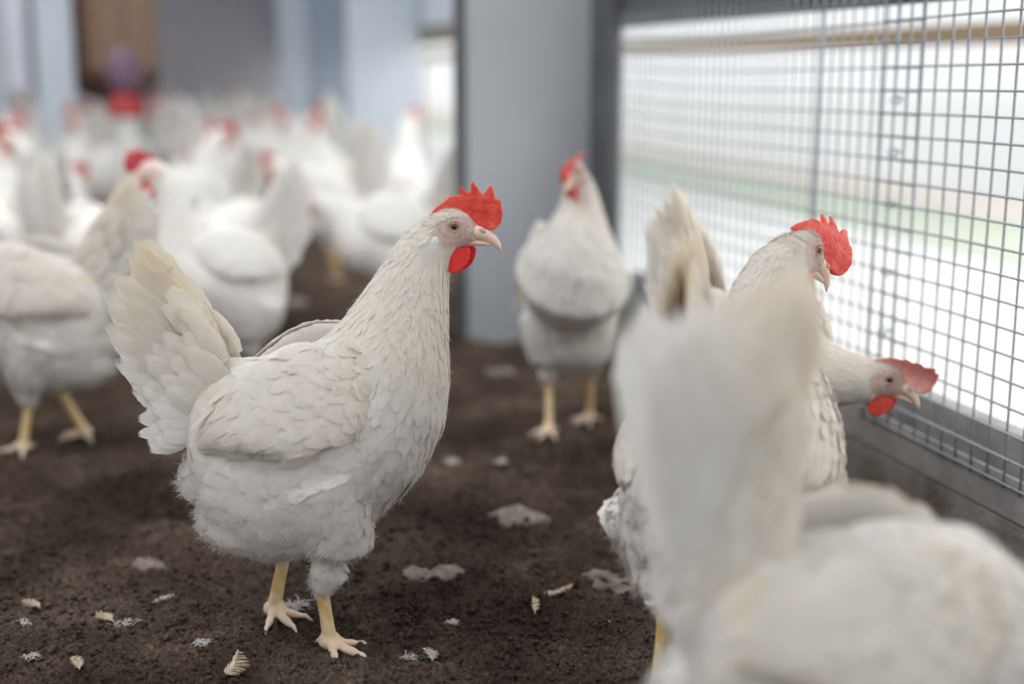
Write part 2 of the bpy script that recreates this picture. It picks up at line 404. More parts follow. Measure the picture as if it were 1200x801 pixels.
LEGS0 = [  # side, hip(x,z), knee(x,z), hock(x,z), foot(x, y)
    (-1, (.025, .17), (.045, .105), (.026, .062), (.032, -.036)),
    (1, (-.02, .17), (-.002, .110), (-.018, .078), (-.032, .040))]
# comb outline in the head frame
def hq(x, y): return ((x-265)*.000162, (430-y)*.000162)
COMB = [hq(*p) for p in [(128,362),(160,325),(190,298),(232,268),(238,258),(275,246),(306,246),(302,192),(312,196),(338,222),(362,240),(366,172),(374,166),(390,190),(404,212),(428,245),(450,215),(470,192),(480,196),(488,225),(500,262),(528,272),(532,300),(539,350),(530,395),(505,428),(485,437),(450,434),(405,430),(370,410),(345,380),(320,362),(290,362),(245,356),(200,342),(165,360),(140,368)]]
WATT = [hq(*p) for p in [(212,560),(250,545),(300,530),(345,528),(362,545),(355,590),(335,630),(300,660),(265,672),(235,655),(212,625),(204,590)]]

def slab(poly, t, voxel=.0011, sm=5, bend=None, y0=0):
    bm = bmesh.new()
    vs = [bm.verts.new((x, y0-t/2, z)) for x, z in poly]
    f = bm.faces.new(vs); bmesh.ops.triangulate(bm, faces=[f])
    r = bmesh.ops.extrude_face_region(bm, geom=bm.faces[:])
    bmesh.ops.translate(bm, verts=[g for g in r['geom'] if isinstance(g, bmesh.types.BMVert)], vec=(0, t, 0))
    mb = MB(); bm.verts.index_update(); mb.add([v.co for v in bm.verts], [tuple(v.index for v in f.verts) for f in bm.faces]); bm.free()
    V, F = remeshed(mb, voxel, sm)
    if bend:
        V = np.array([bend(Vector(v)) for v in V])
    return V, F

def vnormals(V, F):
    me = bpy.data.meshes.new('n'); me.from_pydata(V.tolist(), [], F); me.update()
    a = np.empty(len(V)*3, dtype=np.float32); me.vertex_normals.foreach_get('vector', a); bpy.data.meshes.remove(me)
    return a.reshape(-1, 3)
class Feathers:
    def __init__(s): s.V = []; s.F = []; s.T = []; s.UV = []; s.N = []; s.n = 0
    def card(s, pts, nor, side, widths, tint, cup=.15):
        """pts: centre line; side/nor vectors per station"""
        m_ = len(pts); k0 = s.n
        for i in range(m_):
            w_ = widths[i]
            for j in (-1, 0, 1):
                p = pts[i] + side[i]*(w_*.5*j) - nor[i]*(abs(j)*w_*cup)
                s.V.append(tuple(p)); s.T.append(tint); s.N.append(tuple(nor[i])); s.UV.append((.5+.5*j, i/(m_-1)))
        for i in range(m_-1):
            a = k0+i*3
            s.F += [(a, a+1, a+4, a+3), (a+1, a+2, a+5, a+4)]
        s.n += m_*3
    def build(s, name, m, parent, extra=None, smooth=True):
        V = np.array(s.V); T = np.array(s.T); UV = np.array(s.UV); F = list(s.F); face = np.zeros(len(V)); NN = np.array(s.N)
        if extra is not None:      # solid skin underneath, in the same mesh
            V2, F2, T2, f2 = extra; k = len(V); NN = np.r_[NN, vnormals(V2, F2)]
            V = np.r_[V, V2]; T = np.r_[T, T2]; UV = np.r_[UV, np.tile([.5, .2], (len(V2), 1))]; face = np.r_[face, f2]
            F += [tuple(i+k for i in t) for t in F2]
        return np_mesh(name, V, F, m, {'tint': T, 'face': face, 'lie': NN}, UV, parent)

def tint_of(r_, warm=0.0, dark=0.0):
    g = r_.uniform(.95, 1.0)-dark*.5
    y = max(0, warm + r_.uniform(-.03, .03))
    return (g, g*(1-.095*y), g*(1-.27*y))

def make_hen(name, lod=0, neck=None, head=None, hyaw=0, hpitch=0, bpitch=0, tail=0.0, tail_len=1.0, tail_spread=1.0, tail_even=0, tail_w=1.0, tail_warm=.35,
             legs=None, toe_yaw=(-.5, -.9), comb='comb', comb_scale=1.0, flop=0, seed=1, voxel=None, hfwd=.45, dens=1.0, head_parts=True, soft_dirt=0.0, neck_w=1.0):
    """returns an Empty with the parts. lod 0 = feathered, 1 = coarse (far, blurred)"""
    r_ = random.Random(seed)
    root = bpy.data.objects.new(name, None); COL.objects.link(root)
    legs = legs or LEGS0
    piv = Vector((-.01, .17))
    ba = bpitch
    secs = []
    for (c, u, h, w_) in BODY[:6 if head is not None else 14]:
        c2 = rot2(c, ba, piv) if ba else c
        u2 = rot2(u, ba, Vector((0, 0))) if ba else u
        secs.append((Vector((c2.x, 0, c2.y)), Vector((u2.x, 0, u2.y)), h, w_))
    R = Matrix.Rotation(hyaw, 3, 'Z') @ Matrix.Rotation(-hpitch, 3, 'Y')
    if head is None: H = HEAD0.copy()
    else:
        H = Vector(head)
        P0, u0 = secs[-1][0], secs[-1][1]
        t0 = Vector((u0.z, 0, -u0.x))          # forward normal of the last body ring
        E = H + R @ Vector((-.010, 0, -.006))
        tE = (R @ Vector((hfwd, 0, 1-hfwd))).normalized()
        Ld = (E-P0).length
        P1 = P0 + t0*Ld*.42; P2 = E - tE*Ld*.42
        hs = [.092, .083, .071, .058, .047, .038, .031, .0265, .022]; ws = [.080, .074, .062, .050, .041, .0335, .028, .024, .020]
        prev_u = u0.copy()
        for i in range(1, 9):
            t = i/8; s_ = 1-t
            p = P0*s_**3 + P1*3*s_*s_*t + P2*3*s_*t*t + E*t**3
            d = ((P1-P0)*3*s_*s_ + (P2-P1)*6*s_*t + (E-P2)*3*t*t).normalized()
            u = (prev_u - d*prev_u.dot(d)).normalized(); prev_u = u
            secs.append((p, u, hs[i]*(1+(neck_w-1)*(1-(i/8)**3)), ws[i]*(1+(neck_w-1)*(1-(i/8)**3))))
    mb = MB(); n = 20; rings = []
    for i, (c, u, h, w_) in enumerate(secs):
        d = (secs[min(i+1, len(secs)-1)][0]-secs[max(i-1, 0)][0]).normalized()
        side = u.cross(d).normalized()
        ring = []
        for k in range(n):
            a = 2*PI*k/n; ca, sa = math.cos(a), math.sin(a)
            wv = w_*(1.0 - .10*ca)           # fuller low down
            ring.append(c + u*h*ca + side*wv*sa)
        rings.append(ring)
    mb.loft(rings)
    # head
    def hp(x, y, z): return H + R @ Vector((x, y, z))
    mb.ellipsoid(hp(-.002, 0, .001), .0215, .0150, .0175, R)
    mb.ellipsoid(hp(.010, 0, -.003), .0150, .0105, .0130, R); mb.ellipsoid(hp(.006, 0, .007), .0120, .0085, .0095, R)
    mb.ellipsoid(hp(-.008, 0, -.008), .0150, .0140, .0140, R)
    if head is None:
        mb.tube([hp(-.004, 0, -.002), hp(-.014, 0, -.016)], [.0155, .0175], 14)
    else:
        mb.tube([hp(-.002, 0, -.002), (H+R@Vector((-.010,0,-.006)))*.6+secs[-2][0]*.4], [.0165, .020], 14)
    # thighs
    feet = []
    for (sd, hip, knee, hock, foot) in legs:
        hy = .038*sd
        hip3 = Vector((hip[0], hy, hip[1])); knee3 = Vector((knee[0], hy*1.05, knee[1])); hock3 = Vector((hock[0], (foot[1]*.8+hy*.2), hock[1]))
        mb.tube([hip3, (hip3+knee3)/2, knee3, (knee3+hock3)/2, hock3], [(.055,.045), (.047,.040), (.034,.029), (.020,.018), (.0105,.0100)], 14)
        feet.append((sd, hock3, Vector((foot[0], foot[1], 0))))
    if lod == 0:                                 # fluff under the belly and vent
        for (x, y, z, a, b_, c_) in [(-.040, 0, .128, .050, .060, .042), (.0, 0, .13, .06, .066, .045), (-.060, 0, .160, .045, .045, .042)]:
            v2 = rot2(Vector((x, z)), ba, piv); mb.ellipsoid((v2.x, y, v2.y), a, b_, c_)
    vox = voxel or (.0032 if lod == 0 else .0075)
    V, F = remeshed(mb, vox, 6 if lod == 0 else 3)
    # face mask in the head frame
    Rt = np.array(R.transposed()); Hn = np.array(H)
    loc = (V-Hn) @ Rt.T
    def facemask(P):
        e = ((P[:, 0]-.004)/.0215)**2 + ((P[:, 2]+.0025)/.0155)**2
        m_ = np.clip((1.08-e)*6, 0, 1)
        m_ *= (np.abs(P[:, 1]) < .03)
        m_ = np.where(P[:, 0] > .016, np.clip(m_+.8*(np.abs(P[:, 2]) < .016), 0, 1), m_)
        m_ *= np.clip((.034-P[:, 0])*400, 0, 1)
        return m_
    face = facemask(loc) if True else np.zeros(len(V))
    face = np.where(np.abs(loc).max(1) < .04, face, 0)
    # spine samples for the direction of growth
    smp = []
    for i in range(len(secs)-1):
        c0, u0_, h0, w0 = secs[i]; c1, u1_, h1, w1 = secs[i+1]
        t = (c1-c0).normalized()
        for k in range(4):
            f_ = k/4; smp.append((*(c0*(1-f_)+c1*f_), *(-t), (h0+w0)/2*(1-f_)+(h1+w1)/2*f_, (i+f_)/(len(secs)-1)))
    tH = (H-secs[-1][0]).normalized()
    hd = R @ Vector((1, 0, .1))
    for k in range(4): 
        p = hp(-.01+.008*k, 0, 0); smp.append((*p, *(-hd), .016, 1.0))
    for (sd, hip, knee, hock, foot), (sd2, hk, ft) in zip(legs, feet):
        kn = Vector((knee[0], .04*sd, knee[1]))
        for k in range(5):
            p = kn*(1-k/4)+hk*k/4; t = (hk-kn).normalized(); smp.append((*p, *t, .034*(1-k/4)+.01*k/4, -1))
    SM = np.array(smp)
    # skin tint
    base_t = np.tile([.95, .94, .91], (len(V), 1)); 
    body_mat = M['feather'] if lod == 0 else M['down']
    if lod == 0:
        fe = Feathers()
        bvh = BVHTree.FromPolygons([tuple(v) for v in V], F)
        P = np.array([V[list(f)].mean(0) for f in F]); 
        Fq = [f for f in F]
        A = np.array([np.linalg.norm(np.cross(V[f[2]]-V[f[0]], V[f[-1]]-V[f[1]]))/2 for f in F])
        # nearest sample -> parameter
        par = np.empty(len(P)); flow = np.empty((len(P), 3))
        for s0 in range(0, len(P), 4000):
            D = np.linalg.norm(P[s0:s0+4000, None, :]-SM[None, :, :3], axis=2)-SM[None, :, 6]
            W = np.exp(-(D-D.min(1, keepdims=True))/.010)
            flow[s0:s0+4000] = (W[:, :, None]*SM[None, :, 3:6]).sum(1)/W.sum(1)[:, None]
            par[s0:s0+4000] = SM[D.argmin(1), 7]
        lp = (P-Hn) @ Rt.T; fm = facemask(lp); nearhead = np.abs(lp).max(1) < .04; fm = np.where(nearhead, fm, 0)
        def size(u, p):
            if u < 0: return .024, .013
            if u > .97: return .0070, .0024
            if u > .50:
                t = (u-.50)/.50
                return .038-.026*t, .0080-.0050*t
            if u > .30: t = (u-.30)/.20; return .028+.006*t, .0150-.007*t
            return .030, .0165
        order = []
        for i in range(len(P)):
            if fm[i] > .4: continue
            lx = lp[i]
            if nearhead[i] and lx[0] > .012: continue
            if nearhead[i] and math.hypot(lx[0]+.0165, lx[2]+.0140) < .0105: continue
            Lf, Wf = size(par[i], P[i])
            lam = A[i]/(Wf*.55*Lf*.24)*dens
            k = int(lam); k += 1 if r_.random() < lam-k else 0
            for _ in range(k): order.append(i)
        for i in order:
            f = F[i]; a, b_ = r_.random(), r_.random()
            p = Vector(V[f[0]]*(1-a)*(1-b_)+V[f[1]]*a*(1-b_)+V[f[2]]*a*b_+V[f[-1]]*(1-a)*b_)
            u = par[i]; Lf, Wf = size(u, p)
            Lf *= r_.uniform(.75, 1.2); Wf *= r_.uniform(.8, 1.15)
            d = Vector(flow[i])
            low = u >= 0 and u < .5 and p.z < .17
            if low: d += Vector((0, 0, -.45))
            d += Vector((r_.gauss(0, .13), r_.gauss(0, .13), r_.gauss(0, .13)))
            if d.length < .1: continue
            d.normalize()
            st = 4; pts = []; nors = []; sides = []; ok = True
            cur = p.copy(); lift_tip = (.0020 if not low else .0034)*r_.uniform(.2, 1.2)*(.28 if u > .5 else 1)
            for k in range(st+1):
                lc, no, ix, ds = bvh.find_nearest(cur)
                if lc is None: ok = False; break
                t = k/st
                dd = (d-no*d.dot(no))
                if dd.length < .05: dd = d.copy()
                dd.normalize()
                pp = lc + no*(-.0004 + (.0014+lift_tip)*t)
                if ds > .004 and k > 0: pp = cur.lerp(pp, .4)
                pts.append(pp); nors.append(no); sides.append(no.cross(dd).normalized())
                cur = lc + dd*Lf/st
            if not ok: continue
            if u > .5: ws_ = [Wf*x for x in (.55, .95, 1.0, .75, .12)]
            else: ws_ = [Wf*x for x in (.6, .95, 1.05, .9, .30)]
            warm = .15 + (.50 if .25 > u >= 0 and p.z > .235 else 0) + (.22 if u > .55 else 0)
            dk = .03 if r_.random() < .25 else 0
            fe.card(pts, nors, sides, ws_, tint_of(r_, warm, dk+soft_dirt*r_.random()), .06)
            # loose barbs of down along the belly, thighs and breast edge
            if (low or u < 0) and r_.random() < .8 or (u > .25 and r_.random() < .12):
                for _ in range(6):
                    b0 = pts[r_.randrange(1, 5)]; no = nors[2]
                    dv = (Vector(flow[i])*.8 + no*r_.uniform(.1, .8) + Vector((r_.gauss(0, .35), r_.gauss(0, .35), r_.gauss(0, .3)-.2))).normalized()
                    ln = r_.uniform(.004, .010); sdv = no.cross(dv)
                    if sdv.length < .1: continue
                    sdv.normalize(); b0 = b0 + sides[2]*r_.uniform(-.005, .005)
                    fe.card([b0, b0+dv*ln*.5, b0+dv*ln-no*.0015], [no]*3, [sdv]*3, [.00035, .0003, .0001], (.97, .96, .95), 0)
        body = fe.build('body', body_mat, root, extra=(V, F, base_t, face))
    else:
        body = np_mesh('body', V, F, body_mat, {'tint': base_t, 'face': face}, None, root)
    # ---- wings
    for sd in (-1, 1):
        wst = [((452,440),.010,.038), ((430,446),.030,.055), ((400,455),.044,.068), ((362,464),.050,.074), ((324,474),.047,.075), ((290,486),.037,.071), ((262,501),.023,.065), ((238,517),.009,.058)]
        mb = MB(); rings = []; cs = []
        for (pp, hh, yy) in wst:
            x, z = q(*pp, near=yy); v2 = rot2(Vector((x, z)), ba, piv)
            cs.append((Vector((v2.x, sd*yy*.93, v2.y)), hh*1.0))
        for i, (c, hh) in enumerate(cs):
            d = (cs[min(i+1, 7)][0]-cs[max(i-1, 0)][0]).normalized()
            upv = (Vector((0, -sd*.42, 1))); upv = (upv-d*upv.dot(d)).normalized(); ot = d.cross(upv).normalized()
            rings.append([c + upv*hh*math.cos(2*PI*k/14) + ot*(.010 if i not in (0, 7) else .004)*math.sin(2*PI*k/14) for k in range(14)])
        mb.loft(rings)
        WV, WF = remeshed(mb, .004 if lod == 0 else .007, 3)
        if lod == 0:
            fe = Feathers(); wb = BVHTree.FromPolygons([tuple(v) for v in WV], WF)
            axis = (cs[-1][0]-cs[0][0]).normalized()
            upw = Vector((0, 0, 1)); upw = (upw-axis*upw.dot(axis)).normalized()
            outw = Vector((0, sd, 0))
            Lw = (cs[-1][0]-cs[0][0]).length
            for f in WF:
                P_ = [Vector(WV[i]) for i in f]; cen = sum(P_, Vector())/len(P_)
                nf = (P_[2]-P_[0]).cross(P_[-1]-P_[1]); ar = nf.length/2; nf.normalize()
                if nf.dot(outw) < .05: continue
                t = (cen-cs[0][0]).dot(axis)/Lw
                if t > .93: continue
                rear = t > .34 and r_.random() < .75
                Lf, Wf = ((.082, .0135) if rear else (.024+.022*max(0, t), .0115+.003*t))
                lam = ar/(Wf*.5*Lf*(.16 if rear else .24)); k_ = int(lam); k_ += r_.random() < lam-k_
                for _ in range(k_):
                    L1 = Lf*r_.uniform(.8, 1.1); W1 = Wf*r_.uniform(.85, 1.1)
                    if rear: L1 = min(L1, (1.03-t)*Lw+.012)
                    st = 6 if rear else 4
                    cur = cen + nf*.002 + axis*r_.uniform(-.002, .002) + upw*r_.uniform(-.002, .002)
                    d = (axis + upw*(r_.gauss(0, .04 if rear else .14) - (.10 if rear else .0))).normalized()
                    pts, nn, ss = [], [], []; last = nf
                    for k in range(st+1):
                        lc, no, ix, ds = wb.find_nearest(cur)
                        if no.dot(outw) < .2 or ds > .006: lc = cur - last*.0015; no = last
                        last = no
                        dd = (d-no*d.dot(no)).normalized()
                        pts.append(lc+no*(.0002+(.0012+.0022*(1-t)*r_.uniform(.5, 1.2))*k/st + .0012*(1-t))); nn.append(no); ss.append(no.cross(dd).normalized())
                        cur = lc + dd*L1/st + no*.0012
                    fe.card(pts, nn, ss, [W1*v for v in ([.5, .9, 1, 1, .95, .8, .35] if st == 6 else [.6, 1, 1.05, .9, .35])], tint_of(r_, .35, .02+.09*r_.random()), .05)
            fe.build('wing', M['feather'], root, extra=(WV, WF, np.tile([.93, .92, .89], (len(WV), 1)), np.zeros(len(WV))))
        else:
            np_mesh('wing', WV, WF, M['down'], {'tint': np.tile([.96, .95, .93], (len(WV), 1)), 'face': np.zeros(len(WV))}, None, root)
    # ---- tail
    fe = Feathers()
    nb = 17 if lod == 0 else 9
    for layer in ((0, 1) if lod == 0 else (0,)):
        for sd in (-1, 1):
            for k in range(nb):
                f_ = (k + (.5 if layer else 0))/(nb-1)
                if f_ > 1.02: continue
                bx, bz = q(264-32*f_, 428+64*f_)
                ang = math.radians(119 + (20*f_+38*f_**3)*tail_spread)
                Lf = (.142-(.024*f_+.20*max(0, f_-.45)**1.25)*(1-tail_even))*tail_len*r_.uniform(.93, 1.05)*(1 if layer == 0 else .82)
                Wf = .027*(1 if lod == 0 else 1.25)*(1-.2*f_)*tail_w
                a2 = ang + tail + ba; v2 = rot2(Vector((bx, bz)), ba, piv)
                base = Vector((v2.x, sd*(.002+.010*f_), v2.y))
                d = Vector((math.cos(a2), sd*(.02+.12*f_+.03*layer), math.sin(a2))).normalized()
                st = 12 if lod == 0 else 5
                pts, nn, ss, ww = [], [], [], []
                curl = r_.uniform(-.12, .20); cur = base - d*.03
                for i in range(st+1):
                    t = i/st
                    pts.append(cur.copy())
                    dd = (d + Vector((math.sin(a2), 0, -math.cos(a2)))*(-curl*t*.55)).normalized()
                    no = Vector((0, sd, 0)); no = (no-dd*no.dot(dd)).normalized()
                    tw = Matrix.Rotation(sd*(.25-.35*f_)+r_.uniform(-.03, .03), 3, dd); no = tw @ no
                    nn.append(no); ss.append(no.cross(dd).normalized())
                    prof = (.35+.75*min(1, t*2.2)) * (1 if t < .8 else max(.10, 1-((t-.8)/.2)**1.6*.9))
                    ww.append(Wf*prof*(1+ (r_.uniform(-.13, .10) if lod == 0 else 0)))
                    cur = cur + dd*(Lf+.03)/st
                fe.card(pts, nn, ss, ww, tint_of(r_, max(0, tail_warm*(1.4-1.5*f_)+r_.uniform(-.1, .1)), .02), .05)
    # coverts: from the rump over the tail root, down to the vent
    if lod == 0:
        for k in range(300):
            f_ = r_.random(); sd = r_.choice((-1, 1)); g = r_.random()
            bx, bz = q(280-56*f_, 424+84*f_)
            ang = math.radians(122+(26*f_+38*f_**3)*tail_spread)+tail+ba
            off = (g*.066-.008)*(1-.80*f_)*tail_len
            v2 = rot2(Vector((bx, bz)), ba, piv)
            d = Vector((math.cos(ang), sd*r_.uniform(-.02, .20), math.sin(ang))).normalized()
            base = Vector((v2.x, sd*(.020*(1-g*.75)+.006), v2.y)) + d*off
            Lf = r_.uniform(.034, .058)*(1-.42*f_); Wf = r_.uniform(.013, .020)
            pts, nn, ss = [], [], []; cur = base.copy()
            for i in range(6):
                pts.append(cur.copy()); dd = (d+Vector((-.10*i*.2, 0, -.28*i*.2))).normalized()
                no = Vector((0, sd, .15)); no = (no-dd*no.dot(dd)).normalized(); nn.append(no); ss.append(no.cross(dd).normalized()); cur = cur+dd*Lf/5
            fe.card(pts, nn, ss, [Wf*v for v in (.5, .95, 1.05, 1, .8, .3)], tint_of(r_, .30*(1-f_)+.1), .1)
    # fleshy tail root
    mb = MB(); pts = []
    for pp in ((300,462),(262,462),(234,445),(212,410),(198,378)):
        x, z = q(*pp); v2 = rot2(Vector((x, z)), ba, piv); pts.append(Vector((v2.x, 0, v2.y)))
    if tail:
        b0 = pts[1]; pts = [pts[0], b0] + [b0 + Matrix.Rotation(-tail, 3, 'Y') @ (p_-b0) for p_ in pts[2:]]
    mb.tube(pts, [(.040,.034), (.036,.040), (.018,.034), (.008,.026), (.003,.012)], 14)
    TV, TF = remeshed(mb, .004 if lod == 0 else .007, 4)
    fe.build('tail', M['feather'], root, extra=(TV, TF, np.tile([.95, .93, .88], (len(TV), 1)), np.zeros(len(TV))))
    # ---- head parts
    def place(o):
        o.parent = root; o.matrix_local = Matrix.Translation(H) @ R.to_4x4(); return o
    if not head_parts: return root
    fine = lod == 0
    cs_ = comb_scale
    cpoly = [(-.006+(x+.006)*cs_, .012+(z-.012)*cs_) for x, z in COMB]
    def bend(v):
        hgt = max(0, v.z-.012)
        return (v.x, v.y + flop*hgt*hgt*22 + flop*hgt*.3, v.z - abs(flop)*hgt*hgt*12)
    CV, CF = slab(cpoly, .0042, .0010 if fine else .0025, 5 if fine else 1, bend if flop else None)
    # knobbly surface, thicker low and front
    for i in range(len(CV)):
        v = Vector(CV[i]); k = noise.noise(v*260)*.00045
        CV[i][1] += (k if CV[i][1] > 0 else -k)
        CV[i][1] *= 1 + max(0, (v.x-.008))*30*max(0, 1-(v.z-.0)/.03)
    place(np_mesh('comb', CV, CF, M[comb]))
    for sd in (-1, 1):
        wp = [(x, z) for x, z in WATT]
        WV, WF = slab(wp, .0042, .0010 if fine else .0025, 6 if fine else 1)
        WV[:, 1] += sd*(.0060+.10*np.clip(-.016-WV[:, 2], 0, 1))
        if sd == 1: WV[:, 0] += .005
        place(np_mesh('wattle', WV, WF, M['wattle'] if comb != 'comb_pale' else M['comb']))
    if fine:
        for sd in (-1, 1):
            mb = MB(); mb.ellipsoid((-.0175, sd*.0166, -.0130), .0050, .0028, .0086, Matrix.Rotation(.45, 3, 'Y'), 18, 12)
            place(mb.build('earlobe', M['lobe']))
            mb = MB(); mb.ellipsoid((0, 0, 0), .0054, .0044, .0054, None, 20, 14)
            o = mb.build('eye', M['eye']); o.parent = root; o.matrix_local = Matrix.Translation(H) @ R.to_4x4() @ Matrix.Translation((.0018, sd*.0120, .0040))
            mb = MB(); rr = []
            for k in range(24):
                a = 2*PI*k/24; rr.append((.0018+.0052*math.cos(a), sd*(.0148-.0010*abs(math.cos(a))), .0040+.0048*math.sin(a)))
            mb.tube(rr+[rr[0]], .0010, 6)
            place(mb.build('eyelid', M['lid']))
    mb = MB()   # beak: upper mandible hooks over the lower
    up_ = [(.0150, -.0020), (.0215, -.0028), (.0285, -.0050), (.0350, -.0092), (.0400, -.0145), (.0430, -.0205)]
    mb.tube([(x, 0, z) for x, z in up_], [(.0085,.0078), (.0070,.0068), (.0056,.0058), (.0042,.0046), (.0026,.0030), (.0005,.0006)], 14)
    mb.tube([(.0120, 0, -.0120), (.022, 0, -.0125), (.0300, 0, -.0135), (.0355, 0, -.0150)], [(.006,.0035), (.0048,.0030), (.0032,.0022), (.0008,.0006)], 12)
    bk = place(mb.build('beak', M['beak']))
    if fine:
        for sd in (-1, 1):
            mb = MB(); mb.ellipsoid((.0262, sd*.0052, -.0012), .0034, .0018, .0022, Matrix.Rotation(.35, 3, 'Y'), 12, 8); nst = mb.build('nostril', M['lid']); nst.parent = bk
    # ---- legs
    for (sd, hk, ft) in feet:
        mb = MB()
        if fine:
            pts, rr = [], []
            for i in range(29):
                t = i/28; p = hk.lerp(ft+Vector((0, 0, .014)), t); pts.append(p); e = .0006*(i % 2)
                rad = .0078 if t > .15 else .0088
                rr.append((rad*(1-.18*math.sin(PI*t))+e, rad*(.82-.1*math.sin(PI*t))+e))
            mb.tube([hk+Vector((0, 0, .01))]+pts, [(.007, .007)]+rr, 12)
            mb.ellipsoid(ft+Vector((0, 0, .012)), .011, .0095, .009)
        else:
            mb.tube([hk+Vector((0, 0, .01)), hk, ft+Vector((0, 0, .01))], [.009, .0085, .0075], 8)
        lgv = None; tips = []
        ty = toe_yaw[0] if sd < 0 else toe_yaw[1]
        for (an, Ln, r0) in ((0, .033, .0044), (.80, .027, .0040), (-.75, .027, .0040), (2.75, .016, .0036)):
            an += ty; d = Vector((math.cos(an), math.sin(an), 0))
            pts = [ft+Vector((0, 0, .012)), ft+d*Ln*.22+Vector((0, 0, .0125)), ft+d*Ln*.5+Vector((0, 0, .0075)), ft+d*Ln*.78+Vector((0, 0, .0065)), ft+d*Ln+Vector((0, 0, .0050))]
            mb.tube(pts, [r0*1.3, r0*1.2, r0, r0*.95, r0*.6], 10 if fine else 6)
            tips.append((ft, d, Ln))
        if fine:
            LV, LF = remeshed(mb, .0014, 2)
            lg = np_mesh('leg', LV, LF, M['leg']); lg.parent = root
            for (f0, d, Ln) in tips:
                c = MB(); c.tube([f0+d*(Ln-.004)+Vector((0, 0, .0058)), f0+d*(Ln+.004)+Vector((0, 0, .0055)), f0+d*(Ln+.011)+Vector((0, 0, .0005))], [.0028, .0022, .0005], 8)
                o = c.build('claw', M['claw']); o.parent = lg
        else:
            lg = mb.build('leg', M['leg']); lg.parent = root
    return root

def put(root, p, heading, label, group=None, z=None):
    root.location = (p.x, p.y, (soil1(p.x, p.y)*.5-.002) if z is None else z); root.rotation_euler = (0, 0, heading)
    return thing(root, label, 'hen', group)
RT = -YAW       # heading of camera right
def toward_cam(p): return math.atan2(-p.y, -p.x)

# main hen
henA = make_hen('hen', 0, seed=3, tail_warm=.6, dens=1.3, voxel=.003)
put(henA, ground(353, 742), RT, 'sharply focused white hen standing in profile on dark soil, red comb and tail raised')
# near hen at the lower right
henB = make_hen('hen', 0, seed=5, head=(.20, -.02, .10), hyaw=-.2, hpitch=-.9, bpitch=-.16, tail=-.50, tail_len=1.30, tail_spread=.38, tail_even=1.1, tail_w=1.35, tail_warm=.5)
henB.scale = (.95, .95, .95)
put(henB, at_depth(944, .865), RT+.08, 'large blurred white hen nearest the camera, tail fanned upward, head outside the frame')
henC = make_hen('hen', 0, seed=8, head=(.143, -.02, .366), hyaw=-.55, hpitch=-.50, tail=-.35, tail_len=1.1, tail_warm=.5, comb_scale=1.2, flop=.3)
put(henC, at_depth(838, 1.16), RT+1.08, 'white hen behind the fanned tail with head bowed and large bright red comb')
henD = make_hen('hen', 0, seed=9, head=(.195, .035, .212), hyaw=.85, hpitch=-.30, bpitch=-.12, comb='comb_pale', comb_scale=1.1, flop=-1.0, hfwd=.85, tail=.05)
put(henD, at_depth(852, 1.60), RT-1.0, 'white hen stretching its neck toward the wire, pale pink comb flopped forward')
pE = ground(667, 503)
henE = make_hen('hen', 0, seed=12, head=(.065, .0, .380), hyaw=-.45, hpitch=-.15, bpitch=.42, neck_w=1.35, dens=.7, voxel=.004, comb_scale=1.15, flop=.9,
                legs=[(-1, (.02, .17), (.03, .11), (.02, .075), (.04, -.038)), (1, (.0, .17), (.0, .115), (-.02, .08), (-.03, .040))])
henE.scale = (1, .82, 1)
put(henE, pE, toward_cam(pE)+.05, 'upright white hen facing the camera in front of the grey painted partition')
henF = make_hen('hen', 0, seed=14, dens=.6, voxel=.004, head=(.20, 0, .25), hfwd=.7, hpitch=-.3,
                legs=[(-1, (.02, .17), (.02, .11), (.0, .07), (-.03, -.036)), (1, (.0, .17), (.02, .105), (.02, .07), (.032, .04))])
put(henF, ground(66, 525), PI+RT, 'blurred white hen walking at the left edge, head outside the frame')

# far hens: four coarse poses, then copies
def copy_tree(o, parent=None):
    c = o.copy(); COL.objects.link(c)
    if parent: c.parent = parent; c.matrix_parent_inverse = o.matrix_parent_inverse
    for ch in list(o.children): copy_tree(ch, c)
    return c
protos = {
    'alert': make_hen('hen', 1, seed=21, tail_warm=.1, comb='comb_dark', comb_scale=.9, head=(.125, 0, .375), hpitch=-.1),
    'walk': make_hen('hen', 1, seed=22, tail_warm=.1, comb='comb_dark', comb_scale=.9, head=(.19, 0, .275), hpitch=-.2, hfwd=.7, bpitch=-.05),
    'peck': make_hen('hen', 1, seed=23, tail_warm=.1, comb='comb_dark', head=(.20, 0, .055), hpitch=-1.2, hfwd=.6, bpitch=-.30),
    'turned': make_hen('hen', 1, seed=24, tail_warm=.1, comb='comb_dark', head=(.10, .06, .365), hyaw=1.1, hpitch=-.1)}
used = set(); flock = []
def far(kind, px, depth, head_deg, label, group=None):
    if kind in used: o = copy_tree(protos[kind])
    else: o = protos[kind]; used.add(kind)
    p = at_depth(px, depth)
    flock.append(o)
    put(o, p, RT+math.radians(head_deg), label, group, z=0)
    s_ = rnd.uniform(.97, 1.06); o.scale = (s_, s_, s_)
    return o
